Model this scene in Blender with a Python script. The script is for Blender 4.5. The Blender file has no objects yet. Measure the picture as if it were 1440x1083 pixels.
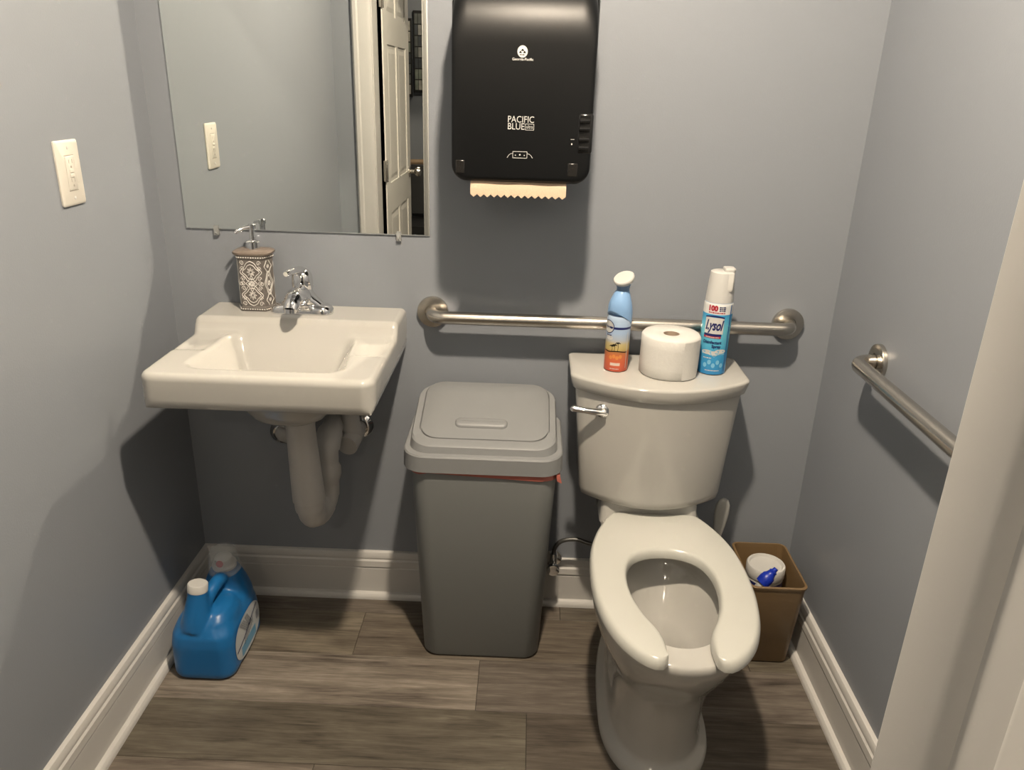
import bpy, bmesh, math, random
from mathutils import Vector, Matrix
from math import sin, cos, pi, sqrt
random.seed(7)
S = bpy.context.scene
COL = S.collection
# ------------------------------------------------------------------ camera, world, exposure
CAM = dict(c=(0.9192, -1.938, 1.4401), yaw=0.0157, pitch=-0.3703, roll=0.0308, f=1091.2)
cd = bpy.data.cameras.new('camera'); cam = bpy.data.objects.new('camera', cd); COL.objects.link(cam)
cd.sensor_fit = 'HORIZONTAL'; cd.sensor_width = 36.0; cd.lens = CAM['f']/1440*36; cd.clip_start = 0.02
def _cam():
    y, p, r = CAM['yaw'], CAM['pitch'], CAM['roll']
    f = Vector((-sin(y)*cos(p), cos(y)*cos(p), sin(p)))
    r0 = f.cross(Vector((0, 0, 1))).normalized(); u0 = r0.cross(f)
    R = r0*cos(r)+u0*sin(r); U = u0*cos(r)-r0*sin(r)
    m = Matrix((R, U, -f)).transposed().to_4x4(); m.translation = Vector(CAM['c']); return m
cam.matrix_world = _cam(); S.camera = cam
W = bpy.data.worlds.new('world'); S.world = W; W.use_nodes = True
W.node_tree.nodes['Background'].inputs[0].default_value = (1.0, .9, .8, 1)
W.node_tree.nodes['Background'].inputs[1].default_value = 0.05
S.view_settings.view_transform = 'Standard'; S.view_settings.look = 'None'
S.view_settings.gamma = 1.0; S.view_settings.exposure = 0.0; S.view_settings.use_curve_mapping = False
cy = S.cycles
cy.use_denoising = True; cy.caustics_reflective = True; cy.max_bounces = 10; cy.diffuse_bounces = 6
cy.glossy_bounces = 5; cy.transmission_bounces = 8; cy.sample_clamp_indirect = 0.0; cy.use_guiding = True
cy.blur_glossy = 0.0
BULB = (0.96, -1.00, 2.392); BULB_R = 0.036; BULB_POWER = 4250.0
HALL = (0.50, -3.35, 2.3); HALL_POWER = 150.0
LIGHT_COL = (1.0, 0.845, 0.66)

# ------------------------------------------------------------------ materials
ALB = .78                                                   # one paint/plastic reflectance scale for the whole room
def mat(name, col, rough=.5, metal=0., spec=.5, noise=0., nscale=20., bump=0., bscale=200., coat=0., trans=0., ior=1.45, alpha=1.):
    if not metal: col = tuple(c*ALB for c in col)
    m = bpy.data.materials.new(name); m.use_nodes = True
    nt = m.node_tree; b = nt.nodes['Principled BSDF']
    b.inputs['Base Color'].default_value = (*col, 1); b.inputs['Roughness'].default_value = rough
    b.inputs['Metallic'].default_value = metal; b.inputs['Specular IOR Level'].default_value = spec
    b.inputs['Coat Weight'].default_value = coat; b.inputs['Coat Roughness'].default_value = .05
    b.inputs['Transmission Weight'].default_value = trans; b.inputs['IOR'].default_value = ior; b.inputs['Alpha'].default_value = alpha
    if noise or bump:
        tc = nt.nodes.new('ShaderNodeTexCoord')
    if noise:
        n = nt.nodes.new('ShaderNodeTexNoise'); n.inputs['Scale'].default_value = nscale; n.inputs['Detail'].default_value = 4
        nt.links.new(tc.outputs['Object'], n.inputs['Vector'])
        r = nt.nodes.new('ShaderNodeMapRange'); r.inputs[3].default_value = 1-noise; r.inputs[4].default_value = 1+noise
        nt.links.new(n.outputs['Fac'], r.inputs[0])
        mx = nt.nodes.new('ShaderNodeVectorMath'); mx.operation = 'SCALE'; mx.inputs[0].default_value = col
        nt.links.new(r.outputs[0], mx.inputs['Scale']); nt.links.new(mx.outputs[0], b.inputs['Base Color'])
    if bump:
        n2 = nt.nodes.new('ShaderNodeTexNoise'); n2.inputs['Scale'].default_value = bscale; n2.inputs['Detail'].default_value = 3
        nt.links.new(tc.outputs['Object'], n2.inputs['Vector'])
        bp = nt.nodes.new('ShaderNodeBump'); bp.inputs['Strength'].default_value = bump; bp.inputs['Distance'].default_value = .002
        nt.links.new(n2.outputs['Fac'], bp.inputs['Height']); nt.links.new(bp.outputs[0], b.inputs['Normal'])
    return m
WALLC = (0.265, 0.286, 0.318)
M_wall = mat('wall_paint', WALLC, .42, spec=.35, noise=.02, nscale=3, bump=.10, bscale=260)
M_ceil = mat('ceiling_paint', (.36, .37, .38), .8, bump=.1)
M_trim = mat('white_trim_paint', (.60, .59, .565), .32, noise=.02, nscale=5, bump=.03, bscale=60)
M_porc = mat('white_porcelain', (.505, .495, .462), .10, spec=.55, coat=.25, noise=.01, nscale=4)
M_seat = mat('white_seat_plastic', (.565, .565, .520), .22, spec=.5, noise=.01, nscale=6)
M_pvc = mat('white_pipe_cover', (.50, .485, .46), .42, noise=.03, nscale=12)
M_chrome = mat('chrome', (.80, .80, .80), .07, metal=1, noise=.02, nscale=30)
M_steel = mat('brushed_steel', (.52, .49, .44), .27, metal=1, noise=.05, nscale=60)
M_black = mat('black_plastic', (.004, .0045, .005), .40, spec=.30, bump=.06, bscale=900)
M_blackg = mat('black_gloss', (.010, .010, .010), .18, spec=.5, noise=.05)
M_smoke = mat('smoked_window', (.016, .015, .014), .22, noise=.05)
M_print = mat('light_grey_print', (.60, .60, .58), .5, noise=.02)
M_paper = mat('tan_paper', (.60, .455, .325), .85, noise=.04, nscale=120, bump=.2, bscale=400)
M_can = mat('grey_plastic', (.215, .225, .222), .48, spec=.45, noise=.02, nscale=6, bump=.05, bscale=700)
M_canlid = mat('grey_lid_plastic', (.25, .258, .262), .42, spec=.45, noise=.02, nscale=6, bump=.04, bscale=700)
M_dark = mat('dark_recess', (.02, .02, .02), .8, noise=.1)
M_liner = mat('orange_liner', (.40, .115, .085), .5, noise=.05)
M_bin = mat('tan_bin_plastic', (.20, .128, .06), .42, noise=.04, nscale=5, bump=.04, bscale=500)
M_blue = mat('blue_jug_plastic', (.012, .145, .39), .33, spec=.5, noise=.05, nscale=9)
M_white = mat('white_plastic', (.62, .615, .59), .35, noise=.015)
M_clear = mat('clear_cup', (.80, .82, .81), .08, trans=.68, ior=1.12, noise=.01)
M_cup = mat('clear_dosing_cup', (.80, .83, .84), .12, alpha=.30, noise=.01)
M_frost = mat('frosted_tub', (.70, .69, .64), .32, noise=.03, nscale=15)
M_red = mat('red_print', (.42, .02, .04), .4, noise=.05)
M_navy = mat('navy_print', (.012, .018, .12), .4, noise=.03)
M_royal = mat('royal_blue_plastic', (.010, .035, .42), .35, noise=.03)
M_almond = mat('white_switch_plastic', (.70, .67, .60), .32, noise=.01)
M_slot = mat('slot_dark', (.36, .33, .28), .6, noise=.05)
M_tp = mat('tissue_paper', (.68, .67, .635), .9, noise=.02, nscale=60, bump=.35, bscale=160)
M_card = mat('cardboard_core', (.42, .33, .25), .85, noise=.05)
M_door = mat('white_door_paint', (.80, .78, .72), .35, noise=.015)
M_mirror = mat('mirror_silver', (.88, .90, .87), .0, metal=1, noise=.003)
M_medge = mat('mirror_edge', (.07, .08, .075), .2, noise=.1)
M_soap = mat('taupe_ceramic', (.155, .140, .128), .38, noise=.12, nscale=70)
M_soaplid = mat('brown_ceramic', (.205, .165, .135), .35, noise=.16, nscale=45)
M_orn = mat('white_relief', (.70, .68, .64), .45, noise=.08, nscale=90)
M_water = mat('bowl_water', (.75, .78, .76), .03, trans=.8, ior=1.33, noise=.005)
M_rubber = mat('dark_hose', (.05, .05, .05), .35, noise=.05)
M_hose = mat('braided_hose', (.10, .10, .095), .3, metal=.6, noise=.2, nscale=400)
M_wood = mat('chair_wood', (.38, .27, .17), .35, noise=.12, nscale=18)
M_chairblk = mat('black_vinyl', (.02, .02, .02), .45, noise=.1)
M_brush = mat('pale_grey_plastic', (.50, .50, .47), .4, noise=.03)

def emis(name, col, power):
    m = bpy.data.materials.new(name); m.use_nodes = True; nt = m.node_tree
    b = nt.nodes['Principled BSDF']; b.inputs['Base Color'].default_value = (*col, 1)
    b.inputs['Emission Color'].default_value = (*col, 1); b.inputs['Emission Strength'].default_value = power
    return m
M_bulb = emis('lit_bulb', LIGHT_COL, BULB_POWER)
M_bulb2 = emis('lit_hall_bulb', LIGHT_COL, HALL_POWER)

def wood_floor():
    m = bpy.data.materials.new('grey_vinyl_plank'); m.use_nodes = True; nt = m.node_tree; b = nt.nodes['Principled BSDF']
    N = nt.nodes.new; L = nt.links.new
    tc = N('ShaderNodeTexCoord'); oi = N('ShaderNodeObjectInfo')
    off = N('ShaderNodeVectorMath'); off.operation = 'MULTIPLY_ADD'; off.inputs[1].default_value = (13.7, 7.3, 3.1)
    cmb = N('ShaderNodeCombineXYZ')
    for i in range(3): L(oi.outputs['Random'], cmb.inputs[i])
    L(cmb.outputs[0], off.inputs[0]); L(tc.outputs['Object'], off.inputs[2])
    def noise(sc, scale, detail, dist=0., rough=.6):
        mp = N('ShaderNodeMapping'); mp.inputs['Scale'].default_value = sc; L(off.outputs[0], mp.inputs[0])
        n = N('ShaderNodeTexNoise'); n.inputs['Scale'].default_value = scale; n.inputs['Detail'].default_value = detail
        n.inputs['Distortion'].default_value = dist; n.inputs['Roughness'].default_value = rough; L(mp.outputs[0], n.inputs['Vector']); return n
    a = noise((1.2, 22, 1), 3.2, 6, .9); c = noise((6, 90, 1), 4, 4, .3); e = noise((1.6, 6, 1), 2.2, 3, .4)
    def mth(op, x, y):
        k = N('ShaderNodeMath'); k.operation = op
        for i, q in enumerate((x, y)):
            if isinstance(q, (int, float)): k.inputs[i].default_value = q
            else: L(q, k.inputs[i])
        return k.outputs[0]
    f = mth('ADD', mth('MULTIPLY', a.outputs['Fac'], .50), mth('ADD', mth('MULTIPLY', c.outputs['Fac'], .22), mth('MULTIPLY', e.outputs['Fac'], .42)))
    cr = N('ShaderNodeValToRGB'); L(f, cr.inputs[0]); el = cr.color_ramp.elements
    el[0].position = .40; el[0].color = (.044, .036, .028, 1); el[1].position = .76; el[1].color = (.27, .238, .193, 1)
    for p, c4 in ((.50, (.103, .086, .068, 1)), (.60, (.152, .130, .103, 1)), (.68, (.200, .174, .140, 1))):
        x = el.new(p); x.color = c4
    mul = N('ShaderNodeMix'); mul.data_type = 'RGBA'; mul.blend_type = 'MULTIPLY'; mul.inputs[0].default_value = 1
    L(cr.outputs[0], mul.inputs[6]); L(oi.outputs['Color'], mul.inputs[7]); L(mul.outputs[2], b.inputs['Base Color'])
    b.inputs['Roughness'].default_value = .50; b.inputs['Specular IOR Level'].default_value = .35
    bp = N('ShaderNodeBump'); bp.inputs['Strength'].default_value = .18; bp.inputs['Distance'].default_value = .0015
    L(f, bp.inputs['Height']); L(bp.outputs[0], b.inputs['Normal']); return m
M_floor = wood_floor()

def banded(name, bands, rough=.3, noise=0.0):
    """colour bands by height (object z, metres from the can's foot)"""
    m = bpy.data.materials.new(name); m.use_nodes = True; nt = m.node_tree; b = nt.nodes['Principled BSDF']
    tc = nt.nodes.new('ShaderNodeTexCoord'); sp = nt.nodes.new('ShaderNodeSeparateXYZ'); nt.links.new(tc.outputs['Object'], sp.inputs[0])
    mr = nt.nodes.new('ShaderNodeMapRange'); mr.inputs[1].default_value = 0; mr.inputs[2].default_value = bands[-1][0]
    src = sp.outputs[2]
    if noise:
        n = nt.nodes.new('ShaderNodeTexNoise'); n.inputs['Scale'].default_value = 60; nt.links.new(tc.outputs['Object'], n.inputs['Vector'])
        k = nt.nodes.new('ShaderNodeMath'); k.operation = 'MULTIPLY_ADD'; k.inputs[1].default_value = noise
        nt.links.new(n.outputs['Fac'], k.inputs[0]); nt.links.new(src, k.inputs[2]); src = k.outputs[0]
    nt.links.new(src, mr.inputs[0]); cr = nt.nodes.new('ShaderNodeValToRGB'); nt.links.new(mr.outputs[0], cr.inputs[0])
    el = cr.color_ramp.elements; top = bands[-1][0]
    el[0].position = 0; bands = [(z, tuple(q*ALB for q in c)) for z, c in bands]; el[0].color = (*bands[0][1], 1); el[1].position = 1; el[1].color = (*bands[-1][1], 1)
    for z, c in bands[1:-1]:
        e = el.new(z/top); e.color = (*c, 1)
    nt.links.new(cr.outputs[0], b.inputs['Base Color']); b.inputs['Roughness'].default_value = rough; return m

# ------------------------------------------------------------------ geometry helpers
class B:
    def __init__(s): s.v = []; s.f = []; s.m = []
    def add(s, vs, fs, mi=0):
        o = len(s.v); s.v += [Vector(p) for p in vs]; s.f += [tuple(i+o for i in f) for f in fs]; s.m += [mi]*len(fs); return s
    def box(s, x0, x1, y0, y1, z0, z1, mi=0):
        return s.add([(x, y, z) for z in (z0, z1) for y in (y0, y1) for x in (x0, x1)],
                     [(0, 2, 3, 1), (4, 5, 7, 6), (0, 1, 5, 4), (2, 6, 7, 3), (0, 4, 6, 2), (1, 3, 7, 5)], mi)
    def loft(s, rings, cap0=True, cap1=True, mi=0, closed=True):
        n = len(rings[0]); vs = [p for r in rings for p in r]; fs = []
        for i in range(len(rings)-1):
            for j in range(n if closed else n-1):
                a = i*n+j; b_ = i*n+(j+1) % n; fs.append((a, b_, b_+n, a+n))
        if cap0: fs.append(tuple(range(n-1, -1, -1)))
        if cap1: fs.append(tuple(range((len(rings)-1)*n, len(rings)*n)))
        return s.add(vs, fs, mi)
    def lathe(s, prof, o=(0, 0, 0), axis=(0, 0, 1), n=32, mi=0, cap0=True, cap1=True):
        ax = Vector(axis).normalized(); t = Vector((1, 0, 0)) if abs(ax.x) < .9 else Vector((0, 1, 0))
        u = ax.cross(t).normalized(); w = ax.cross(u); o = Vector(o)
        return s.loft([[o+ax*h+u*(r*cos(2*pi*j/n))+w*(r*sin(2*pi*j/n)) for j in range(n)] for r, h in prof], cap0, cap1, mi)
    def tube(s, path, rad, n=16, mi=0, caps=True):
        P = [Vector(p) for p in path]; R = rad if hasattr(rad, '__len__') else [rad]*len(P)
        rings = []; u = None
        for i, p in enumerate(P):
            t = (P[min(i+1, len(P)-1)]-P[max(i-1, 0)]).normalized()
            if u is None:
                u = t.cross(Vector((0, 0, 1)) if abs(t.z) < .9 else Vector((1, 0, 0))).normalized()
            u = (u-t*u.dot(t)).normalized(); w = t.cross(u)
            rings.append([p+u*(R[i]*cos(2*pi*j/n))+w*(R[i]*sin(2*pi*j/n)) for j in range(n)])
        return s.loft(rings, caps, caps, mi)
    def ball(s, c, r, n=16, mi=0, sc=(1, 1, 1)):
        m = n//2; rings = []
        for i in range(1, m):
            a = pi*i/m; rings.append([(c[0]+sc[0]*r*sin(a)*cos(2*pi*j/n), c[1]+sc[1]*r*sin(a)*sin(2*pi*j/n), c[2]-sc[2]*r*cos(a)) for j in range(n)])
        return s.loft(rings, True, True, mi)
    def build(s, name, mats, parent=None, angle=35, bevel=0, subsurf=0, segs=2, origin=None, label=None, kind=None):
        o0 = Vector(origin) if origin is not None else (Vector(parent['o']) if parent is not None else Vector((0, 0, 0)))
        if not isinstance(mats, (list, tuple)): mats = [mats]
        me = bpy.data.meshes.new(name); me.from_pydata([v-o0 for v in s.v], [], s.f)
        for m in mats: me.materials.append(m)
        for p, k in zip(me.polygons, s.m): p.material_index = k
        bm = bmesh.new(); bm.from_mesh(me); bmesh.ops.remove_doubles(bm, verts=bm.verts, dist=1e-6)
        bmesh.ops.recalc_face_normals(bm, faces=bm.faces); bm.to_mesh(me); bm.free()
        for p in me.polygons: p.use_smooth = True
        if angle < 180: me.set_sharp_from_angle(angle=math.radians(angle))
        o = bpy.data.objects.new(name, me); COL.objects.link(o)
        if parent is not None:
            o.parent = parent; o.location = o0-Vector(parent['o'])
        else: o.location = o0
        o['o'] = tuple(o0)
        if label: o['label'] = label
        if kind: o['kind'] = kind
        if bevel:
            md = o.modifiers.new('bevel', 'BEVEL'); md.width = bevel; md.segments = segs; md.limit_method = 'ANGLE'; md.angle_limit = math.radians(angle)
        if subsurf:
            md = o.modifiers.new('subsurf', 'SUBSURF'); md.levels = subsurf; md.render_levels = subsurf
        return o
def thing(name, label, cat, loc, group=None):
    e = bpy.data.objects.new(name, None); COL.objects.link(e); e.location = loc; e['o'] = tuple(loc)
    e.empty_display_size = .05; e['label'] = label; e['category'] = cat
    if group: e['group'] = group
    return e
def tag(o, label, cat, group=None):
    o['label'] = label; o['category'] = cat
    if group: o['group'] = group
    return o
def struct(name, loc=(0, 0, 0)):
    e = bpy.data.objects.new(name, None); COL.objects.link(e); e.location = loc; e['o'] = tuple(loc); e['kind'] = 'structure'; return e
def sup(cx, cy_, z, hx, hyf, hyb=None, n=2., N=48):
    """superellipse ring; hyf towards -y (front), hyb towards +y"""
    hyb = hyf if hyb is None else hyb; out = []
    for j in range(N):
        t = 2*pi*j/N; c, s_ = cos(t), sin(t)
        x = hx*math.copysign(abs(c)**(2/n), c); hy = hyb if s_ > 0 else hyf
        out.append(Vector((cx+x, cy_+hy*math.copysign(abs(s_)**(2/n), s_), z)))
    return out
def rrect(x0, x1, y0, y1, r, k=6):
    """rounded rectangle outline, counter-clockwise, list of (x, y); r scalar or 4 radii (x0y0, x1y0, x1y1, x0y1)"""
    R = r if hasattr(r, '__len__') else (r,)*4; out = []
    for (cx, cy_, a0, rr) in ((x0+R[0], y0+R[0], pi, R[0]), (x1-R[1], y0+R[1], 1.5*pi, R[1]), (x1-R[2], y1-R[2], 0, R[2]), (x0+R[3], y1-R[3], .5*pi, R[3])):
        for i in range(k+1):
            a = a0+.5*pi*i/k; out.append((cx+rr*cos(a), cy_+rr*sin(a)))
    return out
def resample(pts, n):
    P = [Vector(p) for p in pts]; L = [0]
    for a, b_ in zip(P, P[1:]): L.append(L[-1]+(b_-a).length)
    out = []; k = 0
    for i in range(n):
        s = L[-1]*i/(n-1)
        while k < len(P)-2 and L[k+1] < s: k += 1
        t = (s-L[k])/max(1e-9, L[k+1]-L[k]); out.append(P[k].lerp(P[k+1], min(1, max(0, t))))
    return out
def catmull(pts, sub=6):
    P = [Vector(p) for p in pts]; P = [2*P[0]-P[1]]+P+[2*P[-1]-P[-2]]; out = []
    for i in range(1, len(P)-2):
        for j in range(sub):
            t = j/sub; a, b_, c, d = P[i-1:i+3]
            out.append(.5*((2*b_)+(c-a)*t+(2*a-5*b_+4*c-d)*t*t+(3*b_-a-3*c+d)*t**3))
    return out+[P[-2]]
def text(bld, body, size, fn, mi=0, shear=0., bold=0., spacing=1., width=None, align='CENTER'):
    """flat lettering: fn(u, v) -> world point; u to the right, v up, origin at the middle of the line"""
    c = bpy.data.curves.new('lettering', 'FONT'); c.body = body; c.size = size; c.shear = shear; c.offset = bold; c.space_character = spacing
    c.align_x = align; c.align_y = 'CENTER'; c.resolution_u = 3
    o = bpy.data.objects.new('lettering', c); COL.objects.link(o); dg = bpy.context.evaluated_depsgraph_get(); dg.update()
    me = o.evaluated_get(dg).to_mesh(); vs = [v.co.copy() for v in me.vertices]; fs = [tuple(p.vertices) for p in me.polygons]
    o.evaluated_get(dg).to_mesh_clear(); bpy.data.objects.remove(o); bpy.data.curves.remove(c)
    if not vs: return
    k = 1.
    if width: k = width/max(1e-6, max(v.x for v in vs)-min(v.x for v in vs))
    bld.add([fn(v.x*k, v.y) for v in vs], fs, mi)
def patch(bld, u0, u1, v0, v1, fn, mi=0, nu=8, nv=2):
    vs = [fn(u0+(u1-u0)*i/nu, v0+(v1-v0)*j/nv) for j in range(nv+1) for i in range(nu+1)]
    bld.add(vs, [(j*(nu+1)+i, j*(nu+1)+i+1, (j+1)*(nu+1)+i+1, (j+1)*(nu+1)+i) for j in range(nv) for i in range(nu)], mi)
def disc(bld, u, v, ru, rv, fn, mi=0, n=20):
    bld.add([fn(u, v)]+[fn(u+ru*cos(2*pi*i/n), v+rv*sin(2*pi*i/n)) for i in range(n)], [(0, i+1, (i+1) % n+1) for i in range(n)], mi)
def strip(bld, pts, w, fn, mi=0):
    """ribbon of width w along a list of (u, v)"""
    P = [Vector((p[0], p[1])) for p in pts]; vs = []
    for i, p in enumerate(P):
        t = (P[min(i+1, len(P)-1)]-P[max(i-1, 0)]); t = t.normalized() if t.length > 1e-9 else Vector((1, 0))
        q = Vector((-t.y, t.x))*w/2; vs += [fn(*(p+q)), fn(*(p-q))]
    bld.add(vs, [(2*i, 2*i+1, 2*i+3, 2*i+2) for i in range(len(P)-1)], mi)
def dashes(bld, u0, u1, v, h, fn, mi=0):
    """a line of print too small to read"""
    u = u0; k = 0
    while u < u1-.0005:
        w = min((.0042, .0026, .0055, .0033)[k % 4]*(h/.0026), u1-u); patch(bld, u, u+w, v-h/2, v+h/2, fn, mi, 2, 1); u += w+h*.45; k += 1
def cyl(cx, cy_, z0, R, az, off=.0004):
    """label mapping on a can; az = azimuth the label faces (0 = -y, positive towards +x)"""
    def fn(u, v):
        r = R(v) if callable(R) else R
        a = az+u/r; return Vector((cx+(r+off)*sin(a), cy_-(r+off)*cos(a), z0+v))
    return fn

# ------------------------------------------------------------------ room shell
WX = 1.7056; CZ = 2.40; YF = -1.88; YB = -2.0; HY = -4.1
fl = struct('floor')
B().box(-1.0, 2.2, HY, .1, -.03, -.006).build('subfloor', M_dark, fl)
pl_rows = 12
tones = {(2, 0): 1.45, (2, 1): .98, (1, 1): 1.05, (1, 0): 1.25, (3, 0): .86, (3, 1): .72, (0, 0): .95}
joints = {0: [1.05], 1: [.487, 1.55], 2: [.83], 3: [.956], 4: [.48, 1.55]}
plank_mesh = {}
for r in range(23):
    y1 = -.09-.18*(r-1); y0 = y1-.18; y1c = min(y1, 0.02)
    if y0 < HY: break
    xs = [-1.0] + joints.get(r, [(.37+.53*r) % 1.22, (.37+.53*r) % 1.22+1.22]) + [2.2]
    if r > 10: xs = [-1.0, .2+.37*(r % 3), 2.2]
    for k, (a, b_) in enumerate(zip(xs, xs[1:])):
        if b_-a < .05: continue
        bb = B(); g = .0005; c = .0007
        ring0 = [(a+g, y0+g, -.006), (b_-g, y0+g, -.006), (b_-g, y1c-g, -.006), (a+g, y1c-g, -.006)]
        ring1 = [(x, y, -c) for x, y, z in ring0]
        ring2 = [(a+g+c, y0+g+c, 0), (b_-g-c, y0+g+c, 0), (b_-g-c, y1c-g-c, 0), (a+g+c, y1c-g-c, 0)]
        bb.loft([ring0, ring1, ring2], False, True)
        o = bb.build('plank', M_floor, fl, angle=20, origin=((a+b_)/2, (y0+y1)/2, 0))
        t = tones.get((r, k), random.uniform(.75, 1.2)); t *= ALB; o.color = (t, t*random.uniform(.97, 1.02), t*random.uniform(.94, 1.03), 1)
B().box(-.1, WX+.1, 0, .1, -.02, CZ).build('wall_back', M_wall, kind='structure')
B().box(-.1, 0, YB, 0, -.02, CZ).build('wall_left', M_wall, kind='structure')
B().box(WX, WX+.1, YB, 0, -.02, CZ).build('wall_right', M_wall, kind='structure')
JX = 1.186; JY = -1.52
wf = B(); wf.box(0, .172, YB, YF, -.02, CZ); wf.box(.172, JX+.02, YB, YF, 2.06, CZ)
wf.box(JX+.02, WX, YB, JY, -.02, CZ); wf.build('wall_front', M_wall, kind='structure')
B().box(-.1, WX+.1, YB, .1, CZ, CZ+.06).build('ceiling', M_ceil, kind='structure')
hw = B(); hw.box(-1.0, 2.2, HY-.08, HY, -.02, CZ); hw.box(-1.08, -1.0, HY, YB, -.02, CZ); hw.box(2.2, 2.28, HY, YB, -.02, CZ)
hw.box(-1.0, -.1, YB, YB+.08, -.02, CZ); hw.box(WX+.1, 2.2, YB, YB+.08, -.02, CZ)
hw.build('wall_hall', M_wall, kind='structure')
B().box(-1.08, 2.28, HY-.08, YB, CZ, CZ+.06).build('ceiling_hall', M_ceil, kind='structure')

# baseboards: (distance from wall, height) profile, mitred at the corners
BASE = [(0, 0), (.0152, 0), (.0152, .098), (.0135, .101), (.0135, .1035), (.0175, .106), (.0165, .124), (.0125, .1285), (.0125, .131), (.0135, .133), (.0130, .143), (.0095, .150), (.004, .1525), (0, .1525)]
SHOE = [(.0140, 0), (.031, 0), (.0305, .006), (.0285, .012), (.0245, .0165), (.019, .0185), (.0140, .019)]
def board(name, prof, wall, s0, s1, m0, m1, parent=None):
    def pt(d, h, s):
        return {'back': (s, -d, h), 'left': (d, s, h), 'right': (WX-d, s, h)}[wall]
    b_ = B(); r0 = [pt(d, h, s0+m0*d) for d, h in prof]; r1 = [pt(d, h, s1+m1*d) for d, h in prof]
    b_.loft([r0, r1]); return b_.build(name, M_trim, parent, angle=28, kind=None if parent else 'structure')
for nm, wall, s0, s1, m0, m1 in (('baseboard_back', 'back', 0, WX, 1, -1), ('baseboard_left', 'left', YF, 0, 0, -1), ('baseboard_right', 'right', JY, 0, 0, -1)):
    p = board(nm, BASE, wall, s0, s1, m0, m1)
    board('shoe_moulding', SHOE, wall, s0, s1, m0, m1, p)

# right-hand door jamb close to the camera (white painted casing wrapped round the wall end)
t1 = B()
prof = [(JX+.09, JY+.02), (JX+.01, JY+.02), (JX-.003, JY+.0165), (JX-.008, JY+.008), (JX-.008, JY-.040), (JX-.004, JY-.050), (JX+.0, JY-.055), (JX, JY-.098), (JX-.010, JY-.101), (JX-.012, JY-.106), (JX-.012, YB), (JX+.02, YB), (JX+.02, JY), (JX+.09, JY)]
t1.loft([[(x, y, 0) for x, y in prof], [(x, y, 2.06) for x, y in prof]]); t1.build('trim_1', M_trim, angle=30, kind='structure')
# left casing and jamb (seen in the mirror), head casing
t2 = B(); prof = [(.092, YF), (.092, YF+.012), (.10, YF+.019), (.115, YF+.019), (.122, YF+.014), (.160, YF+.014), (.172, YF+.011), (.178, YF+.009), (.180, YF), (.184, YF), (.184, YB), (.17, YB), (.17, YF-.005)]
t2.loft([[(x, y, 0) for x, y in prof], [(x, y, 2.06) for x, y in prof]]); t2.build('trim_2', M_trim, angle=30, kind='structure')
B().box(.10, JX, YF, YF+.016, 2.05, 2.15).box(.20, JX, YB, YF, 2.05, 2.062).build('trim_3', M_trim, bevel=.003, kind='structure')

# six-panel door leaf, open 90 degrees into the hall
d = struct('door_1', (.187, -2.0, 0)); dx0, dx1 = .168, .206; dy0, dy1 = -2.012, -2.80
leaf = B(); leaf.box(dx0+.006, dx1-.006, dy1, dy0, .01, 2.03)
cols = [(dy0-.11, dy0-.39), (dy1+.39, dy1+.11)]; rows = [(.23, .80), (.93, 1.62), (1.74, 1.92)]
ys = [dy1, dy1+.11, dy1+.37, dy0-.37, dy0-.11, dy0]; zs = [.01, .23, .80, .95, 1.60, 1.73, 1.91, 2.03]
for i in range(5):
    for j in range(7):
        if i in (1, 3) and j in (1, 3, 5): continue
        leaf.box(dx0, dx1, ys[i], ys[i+1], zs[j], zs[j+1])
leaf_o = leaf.build('door_leaf', M_door, d, angle=30)
for i in (1, 3):
    for j in (1, 3, 5):
        a, b_, c, e = ys[i]+.018, ys[i+1]-.018, zs[j]+.018, zs[j+1]-.018; q = .02
        pb = B(); pb.loft([[(dx1-.006, a, c), (dx1-.006, b_, c), (dx1-.006, b_, e), (dx1-.006, a, e)], [(dx1-.002, a+q, c+q), (dx1-.002, b_-q, c+q), (dx1-.002, b_-q, e-q), (dx1-.002, a+q, e-q)]], False, True)
        pb.build('panel', M_door, leaf_o, angle=10)
kb = B(); kb.lathe([(.032, 0), (.032, .006), (.012, .010), (.011, .032), (.022, .040), (.029, .052), (.026, .064), (.012, .070)], (dx1, dy1+.06, .945), (1, 0, 0), 24)
kb.build('door_knob', M_steel, leaf_o)
for z in (.25, 1.02, 1.80):
    hb = B(); hb.box(dx1-.012, dx1+.001, dy0-.034, dy0+.016, z-.05, z+.05); hb.tube([(dx1+.004, dy0+.006, z-.052), (dx1+.004, dy0+.006, z+.052)], .006, 10)
    hb.build('hinge', M_steel, d, bevel=.003)

# ------------------------------------------------------------------ ceiling lamps
def downlight(label, c, r, m):
    t = thing('recessed_light', label, 'ceiling light', (c[0], c[1], CZ))
    B().lathe([(.085, .0), (.085, -.004), (.072, -.008), (.062, -.006), (.056, .0)], (c[0], c[1], CZ), (0, 0, 1), 40, cap0=True, cap1=False).build('trim_ring', M_white, t)
    B().lathe([(r, .004), (r, 0)]+[(r*cos(.5*pi*k/7), -r*.9*sin(.5*pi*k/7)) for k in range(1, 7)]+[(.002, -r*.9)], c, (0, 0, 1), 32).build('lit_lens', m, t, angle=60)
def lamp(name, label, c, r, m):
    t = thing(name, label, 'ceiling lamp', (c[0], c[1], CZ))
    B().lathe([(.075, 0), (.075, .012), (.06, .022), (.026, .026), (.022, CZ-c[2]-r*.85)], (c[0], c[1], CZ), (0, 0, -1), 32).build('lamp_base', M_white, t)
    B().ball(c, r, 24).build('bulb', m, t, angle=180)
downlight('small round recessed ceiling light over the washroom', BULB, BULB_R, M_bulb)
lamp('ceiling_lamp', 'bare round bulb in white ceiling fitting out in the hall', HALL, .06, M_bulb2)

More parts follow.
